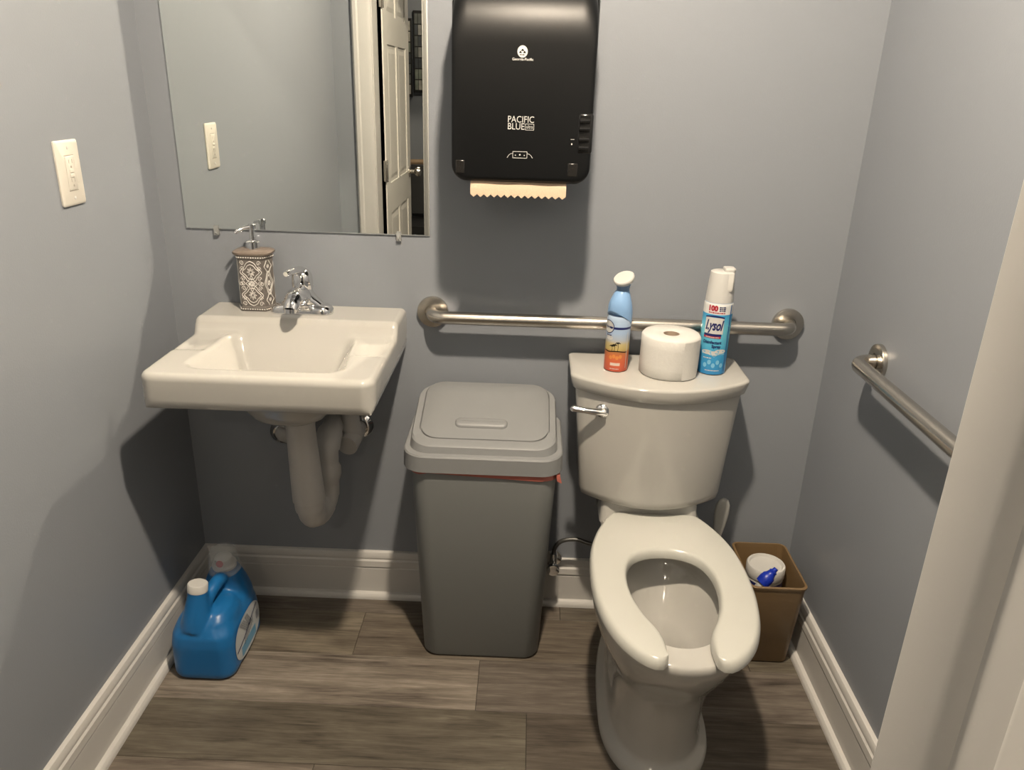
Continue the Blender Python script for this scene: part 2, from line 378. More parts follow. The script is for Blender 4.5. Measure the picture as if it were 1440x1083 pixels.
# ------------------------------------------------------------------ sink
SX0, SX1, SYF = .113, .609, -.452
sk = thing('wall_sink', 'white rectangular porcelain wall hung sink with raised back deck', 'sink', (.36, -.23, .775))
def sink_z(x, y):
    cx = (SX0+SX1)/2
    def ss(t): t = min(1, max(0, t)); return t*t*(3-2*t)
    z = .857+.034*ss((y+.158)/.028)                                   # raised deck at the back
    # inner bowl: rounded trapezoid
    hx = .176-.02*ss((y+.40)/.25); yb_, yf_ = -.150, -.405
    ex = abs(x-cx)-hx; ey = max(y-yb_, yf_-y)
    rr = .045; dd = sqrt(max(ex+rr, 0)**2+max(ey+rr, 0)**2)+min(max(ex, ey)+rr, 0)-rr
    wall = .085 if ey < ex else .05
    depth = .125*ss(-dd/.10)+.012*ss(-dd/.02)
    if y > -.30: depth *= 1
    z -= depth if dd < 0 else 0
    # soap shelves beside the bowl
    for sx in (-1, 1):
        q = max(abs(x-(cx+sx*.205))-.028, abs(y+.225)-.050)
        if q < .02: z -= .008*ss((.02-q)/.034)
    # rounded outer edge
    e = min(x-SX0, SX1-x, y-SYF); r = .014
    if e < r: z -= r-sqrt(max(0, r*r-(r-e)**2))
    if -y < .004: z -= .003
    return z
def dens(a, b_, n, edge=.016, m=6):
    inner = [a+edge+(b_-a-2*edge)*i/n for i in range(n+1)]
    e0 = [a+edge*(1-cos(.5*pi*i/m)) for i in range(m)]; e1 = [b_-edge*(1-cos(.5*pi*i/m)) for i in range(m)][::-1]
    return e0+inner+e1
gx = dens(SX0, SX1, 64); gy = dens(SYF, 0, 60, .016)
sb = B(); vs = []; R = .032
def sround(x, y):
    for sx in (SX0+R, SX1-R):
        if y < SYF+R and ((x < sx) if sx < .36 else (x > sx)):
            dx, dy = x-sx, y-(SYF+R); m_ = max(abs(dx), abs(dy)); l_ = sqrt(dx*dx+dy*dy)
            if l_ > 1e-9: k = m_/l_; return sx+dx*k, SYF+R+dy*k
    return x, y
for y in gy:
    for x in gx:
        z = sink_z(x, y); X, Y = sround(x, y); vs.append((X, Y, z))
nx, ny = len(gx), len(gy)
sb.add(vs, [(j*nx+i, j*nx+i+1, (j+1)*nx+i+1, (j+1)*nx+i) for j in range(ny-1) for i in range(nx-1)])
per = [i for i in range(nx)]+[j*nx+nx-1 for j in range(1, ny)]+[(ny-1)*nx+i for i in range(nx-2, -1, -1)]+[j*nx for j in range(ny-2, 0, -1)]
top = [Vector(vs[i]) for i in per]; cxs = Vector((.36, -.2, 0))
def ins(p, k, z):
    x = min(max(p.x, SX0+k), SX1-k); y = max(p.y, SYF+k); return Vector((x, y, z))
rings = [top]+[[ins(p, k, z) for p in top] for k, z in ((.0, .84), (.001, .80), (.003, .788), (.008, .779), (.016, .775), (.10, .773))]
rings[-1] = [Vector((.36+(p.x-.36)*.72, -.2+(p.y+.2)*.72, .772)) for p in top]
sb.loft(rings, False, True); sb.build('basin', M_porc, sk, angle=60)
ub = B(); ub.loft([sup(.37, -.255, z, a, b_, None, 2.4, 32) for z, a, b_ in ((.776, .150, .125), (.745, .125, .105), (.715, .100, .085), (.695, .085, .070), (.682, .060, .050), (.679, .03, .03))])
ub.build('bowl_underside', M_porc, sk, angle=60)
db = B(); db.lathe([(.032, 0), (.032, .003), (.024, .004), (.02, .0015)], (.361, -.275, .7265), (0, 0, 1), 24); db.build('drain_flange', M_chrome, sk)

# drain pipes in white covers
tr = thing('drain_trap', 'white covered drain trap hanging below the sink bowl', 'drain pipe', (.40, -.25, .39))
tb = B(); tb.tube([(.391, -.262, .690), (.391, -.26, .66), (.392, -.257, .60), (.394, -.253, .52), (.396, -.251, .462)], [.036, .0345, .036, .0385, .040], 24); tb.build('tailpiece', M_pvc, tr)
tb = B(); tb.tube(catmull([(.396, -.251, .470), (.397, -.249, .437), (.400, -.240, .412), (.406, -.218, .400), (.412, -.190, .404), (.417, -.168, .418), (.419, -.160, .440)], 5), [.0385]*2+[.037]*4+[.034]*6+[.031]*10+[.029]*9, 20)
tb.build('trap_bend', M_pvc, tr, angle=60)
tb = B(); tb.tube(catmull([(.419, -.160, .425), (.420, -.158, .47), (.421, -.156, .515), (.421, -.15, .556), (.420, -.11, .578), (.420, -.05, .583), (.420, -.001, .583)], 4), [.029]*4+[.031]*1+[.035]*2+[.0345]*1+[.029]*4+[.033]*5+[.028]*8, 20); tb.build('trap_arm', M_pvc, tr, angle=60)
def supply(x, z, label, path, rad, body):
    t = thing('supply_valve', label, 'supply valve', (x, 0, z), 'water stops under the sink')
    eb = B(); eb.lathe([(.036, 0.001), (.036, .004), (.031, .010), (.022, .013), (.022, .004)], (x, 0, z), (0, -1, 0), 28, cap1=True); eb.build('escutcheon', M_chrome, t)
    if body:
        vb = B(); vb.tube([(x, -.006, z), (x-.006, -.04, z-.004), (x-.014, -.075, z-.012), (x-.018, -.098, z-.017)], [.017, .025, .028, .0285], 24); vb.build('valve_body', M_pvc, t)
    B().tube(path, rad, 20).build('supply_pipe', M_pvc, t)
supply(.477, .553, 'white covered water stop right of the drain trap', [(.465, -.055, .548), (.463, -.058, .583), (.464, -.062, .643), (.466, -.066, .772)], [.030, .0245, .022, .022], True)
supply(.258, .525, 'chrome ringed water stop on the wall left of the drain trap', catmull([(.258, -.006, .525), (.270, -.026, .527), (.300, -.045, .535), (.325, -.055, .56), (.335, -.06, .65), (.335, -.06, .772)], 4), [.019]*21, False)

# faucet
fa = thing('faucet', 'chrome single lever faucet on the sink deck', 'faucet', (.36, -.072, .8905))
fb = B()
fb.loft([[(x, y, z) for x, y in rrect(.36-a, .36+a, -.072-b_, -.072+b_, r, 8)] for z, a, b_, r in ((.8905, .077, .029, .026), (.900, .077, .029, .026), (.909, .073, .026, .024), (.914, .062, .022, .02))])
fb.loft([sup(.36, -.066, z, a, b_, b2, 2.2, 32) for z, a, b_, b2 in ((.908, .060, .024, .024), (.918, .050, .028, .022), (.930, .038, .032, .022), (.942, .028, .032, .023), (.952, .025, .027, .024))])
fb.tube(catmull([(.360, -.070, .930), (.362, -.10, .940), (.362, -.13, .943), (.361, -.155, .936), (.360, -.166, .922)], 5), [.026]*6+[.024]*4+[.022]*4+[.019]*7, 20)
fb.build('faucet_body', M_chrome, fa, angle=55)
B().lathe([(.0145, 0), (.0145, .010), (.011, .011)], (.360, -.168, .927), (0, -.1, -1), 20).build('aerator', M_chrome, fa)
hb = B(); hb.loft([sup(.362, -.064, z, a, a, a*1.05, 2.1, 28) for z, a in ((.950, .0245), (.955, .026), (.972, .0255), (.985, .024), (.996, .018), (1.001, .008))])
hb.tube(catmull([(.364, -.052, .985), (.361, -.075, .997), (.357, -.10, 1.003), (.351, -.128, 1.006), (.347, -.146, 1.004)], 4), [.014, .014, .013, .0125, .012, .011, .0105, .010, .0095, .009, .0085, .008, .0075, .0075, .007, .0065, .006], 14)
hb.build('lever', M_chrome, fa, angle=60)
B().lathe([(.0035, 0), (.0035, .0012)], (.368, -.0888, .972), (0.2, -1, 0), 12).build('index_dot', M_blackg, fa)

# soap dispenser
sd = thing('soap_dispenser', 'taupe soap dispenser with white scroll relief and chrome pump beside the faucet', 'soap dispenser', (.240, -.045, .8905))
hexa = [(-.030, -.035), (.030, -.035), (.047, 0), (.030, .035), (-.030, .035), (-.047, 0)]
SC = (.240, -.045)
def hx(s, z): return [(SC[0]+x*s, SC[1]+y*s, z) for x, y in hexa]
hb = B(); hb.loft([hx(s, z) for s, z in ((.97, .8905), (1.0, .893), (1.0, .901), (.96, .903), (.955, 1.020), (1.0, 1.022), (1.0, 1.030), (.97, 1.032))]); hb.build('bottle', M_soap, sd, angle=20, bevel=.0012)
lb = B(); lb.loft([[(SC[0]+p.x*s, SC[1]+p.y*s, z) for p in [Vector((a, b_)) for a, b_ in rrect(-.045, .045, -.036, .036, .024, 6)]] for s, z in ((1.0, 1.030), (1.06, 1.033), (1.06, 1.037), (.98, 1.0395), (.6, 1.042), (.3, 1.0425))]); lb.build('lid', M_soaplid, sd, angle=50)
pb = B(); pb.lathe([(.0175, 0), (.0175, .017), (.014, .020), (.007, .021), (.007, .048), (.0095, .049), (.0095, .058), (.006, .061)], (SC[0], SC[1], 1.042), (0, 0, 1), 24); pho = pb.build('pump_head', M_chrome, sd, angle=40)
pb = B(); pb.tube([(SC[0]+.004, SC[1], 1.097), (SC[0]-.012, SC[1]-.012, 1.095), (SC[0]-.027, SC[1]-.027, 1.089), (SC[0]-.031, SC[1]-.031, 1.084)], [.0052, .0048, .004, .0036], 12); pb.build('pump_nozzle', M_chrome, pho, angle=60)
ob = B()
def face_fn(a, b_, s=.957, off=.0006):
    A = Vector((SC[0]+a[0]*s, SC[1]+a[1]*s, 0)); Bv = Vector((SC[0]+b_[0]*s, SC[1]+b_[1]*s, 0)); mid = (A+Bv)/2; u = (Bv-A).normalized(); n = Vector((u.y, -u.x, 0))
    return (lambda p, q: mid+u*p+n*off+Vector((0, 0, .961+q))), (Bv-A).length
for fi in range(6):
    fn, wd = face_fn(hexa[fi], hexa[(fi+1) % 6]); big = wd > .05; h = wd/2-.002
    def ogee(w, hh, y0=0, k=16):
        L = []
        for i in range(k+1):
            t = i/k; xx = w*(sin(pi*t)**.75)*(1-.28*sin(2*pi*t)**2); L.append((xx, y0-hh+2*hh*t))
        return L
    specs = [(0, .027, .027, .029), (0, .021, .019, .029), (0, .027, .027, -.029), (0, .021, .019, -.029), (0, .014, .013, 0.0), (0, .008, .007, 0)] if big else [(0, .014, .03, .0), (0, .010, .02, 0), (0, .012, .016, .042), (0, .012, .016, -.042)]
    for _, w, hh, y0 in specs:
        L = ogee(min(w, h), hh, y0)
        for sg in (-1, 1):
            pts = [fn(sg*x, y) for x, y in L if abs(y) < .0565]
            if len(pts) > 2: ob.tube(pts, .0010, 5)
    for q in ((-.026, .0), (.026, 0), (0, .0145), (0, -.0145)) if big else ((0, .021), (0, -.021)):
        ob.tube([fn(q[0]+.0032*cos(2*pi*k/8), q[1]+.004*sin(2*pi*k/8)) for k in range(9)], .0008, 4)
    pet = [(0, 0, .0062), (0, .029, .010), (0, -.029, .010)] if big else [(0, 0, .006), (0, .042, .004), (0, -.042, .004)]
    for px, py, rr in pet:
        for k in range(8):
            a = 2*pi*k/8; pts = [fn(px+rr*q*cos(a+w_), py+rr*1.2*q*sin(a+w_)) for q, w_ in ((.25, 0), (.65, .22), (1, 0), (.65, -.22), (.25, 0))]
            ob.tube(pts, .0008, 4)
    if big:
        for sx in (-1, 1):
            for py in (-.051, -.037, -.012, 0, .012, .037, .051):
                pts = []
                for k in range(12):
                    a = k*.75; r_ = .0068*(1-k/13); pts.append(fn(sx*(.0205+r_*cos(a)*.8), py+r_*sin(a)))
                ob.tube(pts, .0008, 4)
o = ob.build('scroll_relief', M_orn, sd, angle=60); o['kind'] = 'stuff'
bb = B()
for fi in range(6):
    for zz in (.8965, 1.026):
        fn, wd = face_fn(hexa[fi], hexa[(fi+1) % 6], 1.0, .0004); k = int(wd/.0058)
        for i in range(k):
            c = fn(-wd/2+wd*(i+.5)/k, 0); bb.ball((c.x, c.y, zz), .0024, 6)
o = bb.build('bead_rim', M_orn, sd, angle=180); o['kind'] = 'stuff'

# ------------------------------------------------------------------ mirror
MX0, MX1, MZ0, MZ1 = .0591, .672, 1.0790, 1.92
mr = thing('mirror', 'rectangular frameless mirror clipped to the wall above the sink', 'mirror', (.36, -.003, MZ0))
mb = B(); bv = .013
o0 = [(MX0, -.001, MZ0), (MX1, -.001, MZ0), (MX1, -.001, MZ1), (MX0, -.001, MZ1)]
o1 = [(x, -.0030, z) for x, y, z in o0]
o2 = [(MX0+.003, -.0060, MZ0+.003), (MX1-bv, -.0060, MZ0+.003), (MX1-bv, -.0060, MZ1-.003), (MX0+.003, -.0060, MZ1-.003)]
mb.loft([o0, o1], True, False, 1); mb.loft([o1, o2], False, True, 0)
mg = mb.build('mirror_glass', [M_mirror, M_medge], mr, angle=1)
for x, z in ((.137, MZ0), (.595, MZ0), (.137, MZ1), (.595, MZ1)):
    sgn = -1 if z == MZ0 else 1
    cb = B(); cb.box(x-.006, x+.006, -.0095, -.0066, min(z+sgn*.014, z-sgn*.010), max(z+sgn*.014, z-sgn*.010)); cb.box(x-.006, x+.006, -.0070, -.0005, min(z+sgn*.002, z+sgn*.014), max(z+sgn*.002, z+sgn*.014))
    cb.ball((x, -.0100, z+sgn*.008), .0034, 10, sc=(1, .5, 1)); cb.build('mirror_clip', M_clear, mr, bevel=.0012)

# ------------------------------------------------------------------ wall outlet on the left wall
OY, OZ = -.372, 1.2495; ow, oh = .0405, .0625
ot = thing('wall_outlet', 'white outlet plate with test buttons on the left wall', 'outlet', (0, OY, OZ))
def yz(prof, x): return [(x, OY+a, OZ+b_) for a, b_ in prof]
ob = B(); ob.loft([yz(rrect(-ow, ow, -oh, oh, .005), 0.0005), yz(rrect(-ow, ow, -oh, oh, .005), .0035), yz(rrect(-ow+.004, ow-.004, -oh+.004, oh-.004, .004), .0062)]); ob.build('outlet_plate', M_almond, ot, angle=40)
ob = B(); ob.loft([yz(rrect(-.0155, .0155, -.0325, .0325, .002), .005), yz(rrect(-.0155, .0155, -.0325, .0325, .002), .0072), yz(rrect(-.0145, .0145, -.0315, .0315, .002), .008)]); ob.build('receptacle', M_almond, ot, angle=40)
for b_ in (.0335, -.0345): B().box(.0060, .0066, OY-.0165, OY+.0165, OZ+b_, OZ+b_+.001).build('receptacle_seam', M_slot, ot)
for zc in (.018, -.018):
    s2 = B()
    for a in (-.0055, .0055): s2.box(.0076, .00815, OY+a-.0008, OY+a+.0008, OZ+zc+.001, OZ+zc+.0085)
    s2.lathe([(.0024, .0076), (.0024, .0082)], (0, OY, OZ+zc-.006), (1, 0, 0), 10); s2.build('socket_slot', M_slot, ot)
for zc in (.0045, -.0045):
    B().box(.0075, .0092, OY-.007, OY+.007, OZ+zc-.0033, OZ+zc+.0033).build('test_button', M_almond, ot, bevel=.0006)
for zc in (.0485, -.0485):
    B().lathe([(.0032, .0055), (.0032, .0068), (.002, .0073)], (0, OY, OZ+zc), (1, 0, 0), 12).build('screw', M_white, ot)

# ------------------------------------------------------------------ towel dispenser
DX0, DX1, DZ0, DZ1 = .742, 1.050, 1.238, 1.645
td = thing('towel_dispenser', 'black paper towel dispenser mounted on the back wall', 'towel dispenser', (.896, 0, 1.24))
def dring(y, it, is_, ib, r):
    r = max(.004, r); return [(x, y, z) for x, z in rrect(DX0+is_, DX1-is_, DZ0+ib, DZ1-it, r, 8)]
hb = B(); hb.loft([dring(y, it, s_, 0, .036) for y, it, s_ in ((-.0005, 0, .004), (-.04, 0, 0), (-.10, 0, 0), (-.150, .006, 0), (-.165, .012, .003), (-.167, .016, .010))]); hb.build('housing', M_black, td, angle=40)
cb = B(); R_ = [dring(-.150, .012, .0065, .006, .034)]
for i in range(0, 13):
    s_ = i/12; y = -.155-.073*sin(s_*pi/2); it = .013+.115*(1-cos(s_*pi/2)); si = .0065+.009*max(0, (s_-.75)/.25)**2; ib = .003+.013*max(0, (s_-.5)/.5)**2
    R_.append(dring(y, it, si, ib, .032))
cb.loft(R_); cb.build('cover', M_black, td, angle=50)
FY = -.2284
fnf = lambda u, v: Vector((.8945+u, FY, v))
lg = B()
lgw = B(); lgp = B(); lgm = B()
disc(lg, -.0015, 1.5015, .0105, .0115, fnf, 0, 24)
tri = lambda q: lambda u, v: Vector((.8945+u, FY-.0003, v))
f2 = tri(0)
for (u, v, w) in ((-.0015, 1.5045, .0042), (-.0058, 1.5005, .0040), (.0028, 1.5005, .0040)):
    lg.add([f2(u-w*.8, v-w*.45), f2(u+w*.8, v-w*.45), f2(u, v+w*.65)], [(0, 1, 2)], 1)
dashes(lg, -.0065, .0035, 1.4955, .0016, f2, 1)
text(lg, 'Georgia-Pacific', .0068, lambda u, v: f2(u-.0005, v+1.4868), 0, bold=.00012, width=.043)
text(lgw, 'PACIFIC', .0185, lambda u, v: f2(u-.0005, v+1.3705), 0, width=.0545)
text(lgw, 'BLUE', .0185, lambda u, v: f2(u-.0105, v+1.3565), 0, width=.0345)
sq = [(.009, 1.3505), (.0268, 1.3505), (.0268, 1.3625), (.009, 1.3625), (.009, 1.3505)]
for a, b_ in zip(sq, sq[1:]): strip(lgw, [a, b_], .0009, f2, 0)
text(lgw, 'ultra', .0105, lambda u, v: f2(u+.0179, v+1.3567), 0, width=.0135)
ic = [(-.0155, 1.2935), (.0145, 1.2935), (.0145, 1.3065), (-.0155, 1.3065), (-.0155, 1.2935)]
for a, b_ in zip(ic, ic[1:]): strip(lgp, [a, b_], .0010, f2, 0)
strip(lgp, [(-.0275, 1.2935), (-.024, 1.299), (-.020, 1.302), (-.0155, 1.3025)], .001, f2, 0); strip(lgp, [(.0265, 1.2935), (.023, 1.299), (.019, 1.302), (.0145, 1.3025)], .001, f2, 0)
disc(lgp, -.0005, 1.300, .0017, .0017, f2, 0, 12)
for u in (-.010, .009): disc(lgp, u, 1.299, .0012, .0012, f2, 0, 8)
strip(lgm, [(.105, 1.3345), (.113, 1.3345)], .0008, f2, 0); disc(lgm, .108, 1.325, .0016, .002, f2, 0, 10)
lg.build('printed_logo', [M_print, M_blackg], td, label='pale oval tree logo over small lettering')
lgw.build('wordmark', [M_print, M_blackg], td, label='pale printed product lettering')
lgp.build('pictogram', [M_print, M_blackg], td, label='pale outline of two hands pulling a towel')
lgm.build('latch_mark', [M_print, M_blackg], td)
kb = B(); kb.box(1.012, 1.0455, -.2295, -.205, 1.305, 1.388); kb.build('latch_recess', M_blackg, td, bevel=.006)
for z in (1.372, 1.356, 1.335, 1.318):
    B().tube([(1.016, -.231, z), (1.037, -.228, z)], .0052, 12).build('latch_rib', M_blackg, td)
for x0, x1 in ((.757, .777), (.996, 1.018)):
    B().box(x0, x1, -.2291, -.212, 1.258, 1.286).build('level_window', M_smoke, td, bevel=.002)
cb = B(); cb.loft([[(x, y, z) for x, y in rrect(.790, .998, -.200, -.02, .01)] for z in (1.25, 1.2385)]); cb.build('chute', M_blackg, td)
pw = B(); x0, x1 = .789, .996; n = 28
py = [(-.216, 1.2430), (-.2195, 1.234), (-.222, 1.223), (-.223, 1.2150)]
vs = []; fs = []
for i in range(n+1):
    x = x0+(x1-x0)*i/n; zig = .0060 if i % 2 else 0
    for k, (y, z) in enumerate(py):
        vs.append((x, y-.0008*sin(i*.5), z-(zig if k == 3 else 0)))
m_ = len(py); nv = len(vs)
vs += [(x, y+.0006, z) for x, y, z in vs]
for i in range(n):
    for k in range(m_-1):
        a = i*m_+k; fs.append((a, a+1, a+m_+1, a+m_)); fs.append((nv+a, nv+a+m_, nv+a+m_+1, nv+a+1))
    a = i*m_+m_-1; fs.append((a, nv+a, nv+a+m_, a+m_))
pw.add(vs, fs); tag(pw.build('paper_towel', M_paper, origin=(.89, -.195, 1.21)), 'tan paper towel with toothed edge hanging from the black dispenser', 'paper towel')

# ------------------------------------------------------------------ grab bars
def grab_bar(name, label, a, b_, nrm, ref=None):
    a, b_, nrm = Vector(a), Vector(b_), Vector(nrm); dr = (b_-a).normalized(); st = .056; rb = .036
    t = thing(name, label, 'grab bar', tuple((a+b_)/2), 'brushed steel grab bars')
    pts = [a+nrm*.004, a+nrm*(st-rb)]
    for i in range(1, 8):
        q = .5*pi*i/8; pts.append(a+nrm*(st-rb)+dr*rb*(1-cos(q))+nrm*rb*sin(q))
    pts.append(a+nrm*st+dr*rb)
    mid = [a.lerp(b_, k/6)+nrm*st for k in range(1, 6)]
    end = [b_+nrm*.004, b_+nrm*(st-rb)]
    for i in range(1, 8):
        q = .5*pi*i/8; end.append(b_+nrm*(st-rb)-dr*rb*(1-cos(q))+nrm*rb*sin(q))
    end.append(b_+nrm*st-dr*rb)
    B().tube(pts+mid+end[::-1], .0165, 24).build('rail', M_steel, t, angle=60)
    for p in (a, b_):
        B().lathe([(.0405, .0008), (.0405, .008), (.0395, .0105), (.030, .0125), (.0195, .0128), (.0185, .010)], p, nrm, 40).build('flange', M_steel, t, angle=50)
grab_bar('grab_bar', 'long horizontal brushed steel grab bar on the back wall behind the toilet tank', (.6785, 0, .8848), (1.5915, 0, .8848), (0, -1, 0))
grab_bar('grab_bar', 'brushed steel grab bar on the right wall partly hidden by the door jamb', (WX, -.297, .889), (WX, -1.36, .889), (-1, 0, 0))

# ------------------------------------------------------------------ trash can
tc_ = thing('trash_can', 'grey plastic swing lid trash can between sink and toilet', 'trash can', (.83, -.145, 0))
def cring(x0, x1, y0, y1, r, z, dzb=0):
    return [(x, y, z+dzb*(y-y0)/(y1-y0)) for x, y in rrect(x0, x1, y0, y1, r, 8)]
cb = B(); cb.loft([cring(.675+e, .985-e, -.262+e, -.040-e, .040, z) for e, z in ((.008, .001), (.003, .004), (0, .010))]+[cring(.652, 1.008, -.282, -.026, .045, .560), cring(.652, 1.008, -.282, -.026, .045, .585)]); cb.build('can_body', M_can, tc_, angle=40)
rb = B(); cx0, cx1, cy0, cy1 = .633, 1.022, -.290, -.022
rb.loft([cring(cx0+.008, cx1-.008, cy0+.008, cy1-.004, .05, .566), cring(cx0, cx1, cy0, cy1, .055, .567), cring(cx0+.001, cx1-.001, cy0+.001, cy1, .055, .606, .012), cring(cx0+.004, cx1-.004, cy0+.004, cy1-.003, .052, .610, .012),
         cring(cx0+.014, cx1-.014, cy0+.018, cy1-.006, .05, .610, .012), cring(cx0+.017, cx1-.017, cy0+.022, cy1-.008, .052, .626, .060), cring(cx0+.020, cx1-.020, cy0+.027, cy1-.010, .052, .630, .066), cring(cx0+.034, cx1-.034, cy0+.050, cy1-.004, .046, .635, .064), cring(cx0+.036, cx1-.036, cy0+.053, cy1-.006, .045, .629, .064)], True, True)
rb.build('lid_frame', M_canlid, tc_, angle=32)
fb = B(); fx0, fx1, fy0, fy1 = cx0+.0375, cx1-.0375, cy0+.055, cy1-.006
fb.loft([cring(fx0, fx1, fy0, fy1, .044, .629, .064), cring(fx0, fx1, fy0, fy1, .044, .6355, .066), cring(fx0+.004, fx1-.004, fy0+.004, fy1-.004, .042, .6375, .066), cring(fx0+.06, fx1-.06, fy0+.05, fy1-.05, .03, .655, .041)])
fb.build('swing_flap', M_canlid, tc_, angle=50)
gb = B(); gr = [];
gz = lambda y: .6372+(y-fy0)*.066/(fy1-fy0)+.004
gb.loft([[(x, y, gz(y)+dz) for x, y in rrect(.754+e, .884-e, -.202+e, -.172-e, .0145-e*.9, 6)] for e, dz in ((0, -.004), (0, .0015), (.003, .004), (.008, .0052))]); gb.build('flap_grip', M_canlid, tc_, angle=60)
lb = B()
for i in range(0, 40):
    pass
lp = [(x, y) for x, y in rrect(.649, 1.011, -.2855, -.0245, .047, 8)]
def lz(x, y, k): return .5605+.004*sin(x*37)+.002*sin(x*90+1)-(.010*max(0, (x-.93)/.08) if y < -.1 else 0)
lb.loft([[(x, y, .582) for x, y in lp], [(x, y, lz(x, y, 0)) for x, y in lp], [(.83+(x-.83)*.992, -.155+(y+.155)*.99, lz(x, y, 0)-.001) for x, y in lp]], False, False)
lb.loft([[(1.006, -.268, .566), (1.016, -.268, .560), (1.016, -.245, .560), (1.006, -.245, .566)], [(1.009, -.272, .548), (1.021, -.270, .541), (1.018, -.25, .542), (1.008, -.25, .548)]])
tag(lb.build('bin_liner', M_liner, origin=(.83, -.15, .56)), 'thin orange red bag edge showing under the trash can lid', 'bin liner')

# ------------------------------------------------------------------ toilet
TX = 1.250; AX = 1.258
to = thing('toilet', 'white two piece toilet with open front seat and no cover', 'toilet', (AX, -.38, 0))
def bowed(z, hw, yb_, ys_, yf_, r=.012, N=24, hwb=None, cx=TX):
    """plan outline: straight back and sides, bowed front"""
    hwb = hw if hwb is None else hwb; pts = []
    def arc(c, a0, a1, rr, k=4): return [(c[0]+rr*cos(a0+(a1-a0)*i/k), c[1]+rr*sin(a0+(a1-a0)*i/k)) for i in range(k+1)]
    for i in range(N+1):
        t = -1+2*i/N; x = cx+hw*t; y = ys_+(yf_-ys_)*(1-t*t)
        if abs(t) > .93: y += .0*r
        pts.append((x, y))
    k = 6
    pts[0] = (pts[0][0]+.004, pts[0][1]-.001); pts[-1] = (pts[-1][0]-.004, pts[-1][1]-.001)
    pts += [(cx+hw, ys_+.010)]+[(cx+hw+(hwb-hw)*i/4, ys_+.01+(yb_-r-ys_-.01)*i/4) for i in range(1, 5)]
    pts += arc((cx+hwb-r, yb_-r), 0, .5*pi, r)[1:]+arc((cx-hwb+r, yb_-r), .5*pi, pi, r)
    pts += [(cx-hwb+(hwb-hw)*i/4, yb_-r+(ys_+.01-yb_+r)*i/4) for i in range(1, 5)]
    return [(x, y, z) for x, y in pts]
kb = B()
kb.loft([bowed(z, hw, -.022, ys_, yf_, .02) for z, hw, ys_, yf_ in ((.457, .150, -.150, -.222), (.460, .167, -.166, -.240), (.467, .175, -.174, -.248), (.485, .179, -.176, -.250), (.60, .188, -.174, -.252), (.70, .197, -.172, -.254), (.752, .202, -.170, -.255))])
tank_o = kb.build('tank', M_porc, to, angle=60)
lb = B()
lb.loft([bowed(z, hw, -.012, ys_, yf_, .012) for z, hw, ys_, yf_ in ((.7535, .200, -.168, -.254), (.7540, .2075, -.1745, -.2615), (.7555, .2090, -.176, -.263), (.770, .2135, -.177, -.2665), (.7835, .2165, -.178, -.2685), (.7870, .2160, -.1775, -.268), (.7892, .2140, -.1755, -.2655), (.7905, .2100, -.172, -.261))])
lb.build('tank_lid', M_porc, to, angle=45)
# flush lever
vb = B(); vb.lathe([(.0185, -.012), (.0185, .003), (.016, .008), (.008, .012)], (1.113, -.212, .713), (-.12, -1, 0), 24)
vb.tube([(1.118, -.224, .713), (1.095, -.225, .7135), (1.066, -.222, .7155), (1.044, -.217, .717)], [.0095, .0085, .0072, .0085], 14); vb.ball((1.042, -.2165, .717), .0088, 12)
vb.build('flush_lever', M_chrome, tank_o, angle=60)
# bowl, pedestal and foot: one vitreous body
def br(z, yb_, yf_, hw, n=2.2, k=0): c = -.46; return sup(AX, c, z, hw, c-yf_, yb_-c, n, 64)
bw = B()
outer = [br(.0, -.04, -.655, .128, 2.2), br(.012, -.04, -.655, .129, 2.2), br(.024, -.045, -.648, .124, 2.2), br(.032, -.06, -.632, .112, 2.2), br(.05, -.09, -.626, .105, 2.3), br(.10, -.12, -.630, .102, 2.3), br(.16, -.13, -.636, .104, 2.3),
         br(.215, -.14, -.648, .111, 2.3), br(.25, -.14, -.664, .124, 2.3), br(.285, -.14, -.688, .140, 2.25), br(.32, -.14, -.712, .154, 2.2), br(.35, -.14, -.730, .163, 2.2), br(.375, -.14, -.741, .168, 2.2), br(.392, -.14, -.748, .171, 2.2), br(.405, -.14, -.747, .170, 2.2), br(.411, -.145, -.742, .166, 2.2)]
def bi(z, yb_, yf_, hw, n=2.1): c = -.50; return sup(AX, c, z, hw, c-yf_, yb_-c, n, 64)
inner = [bi(.411, -.325, -.690, .118), bi(.406, -.322, -.694, .121), bi(.390, -.318, -.697, .124), bi(.372, -.318, -.694, .123), bi(.36, -.330, -.684, .115), bi(.33, -.350, -.668, .104), bi(.29, -.372, -.640, .088), bi(.26, -.40, -.612, .070), bi(.235, -.425, -.580, .052), bi(.20, -.44, -.556, .042), bi(.165, -.45, -.545, .036)]
bw.loft(outer+inner, True, True)
# rear deck under the tank
bw.loft([[(x, y, z) for x, y in rrect(AX-hw, AX+hw, yf_, -.035, r, 6)] for z, hw, yf_, r in ((.20, .10, -.22, .03), (.30, .11, -.24, .03), (.36, .122, -.262, .03), (.405, .128, -.268, .025), (.4125, .124, -.262, .02))])
bw.loft([[(x, y, z) for x, y in rrect(TX-hw, TX+hw, yf_, -.04, r, 6)] for z, hw, yf_, r in ((.405, .124, -.225, .02), (.44, .122, -.215, .02), (.466, .122, -.21, .02))])
bw.build('bowl', M_porc, to, angle=60)
wb = B(); wb.loft([bi(.2095, -.438, -.560, .0440), bi(.2105, -.440, -.558, .0425)]); wb.build('water', M_water, to)
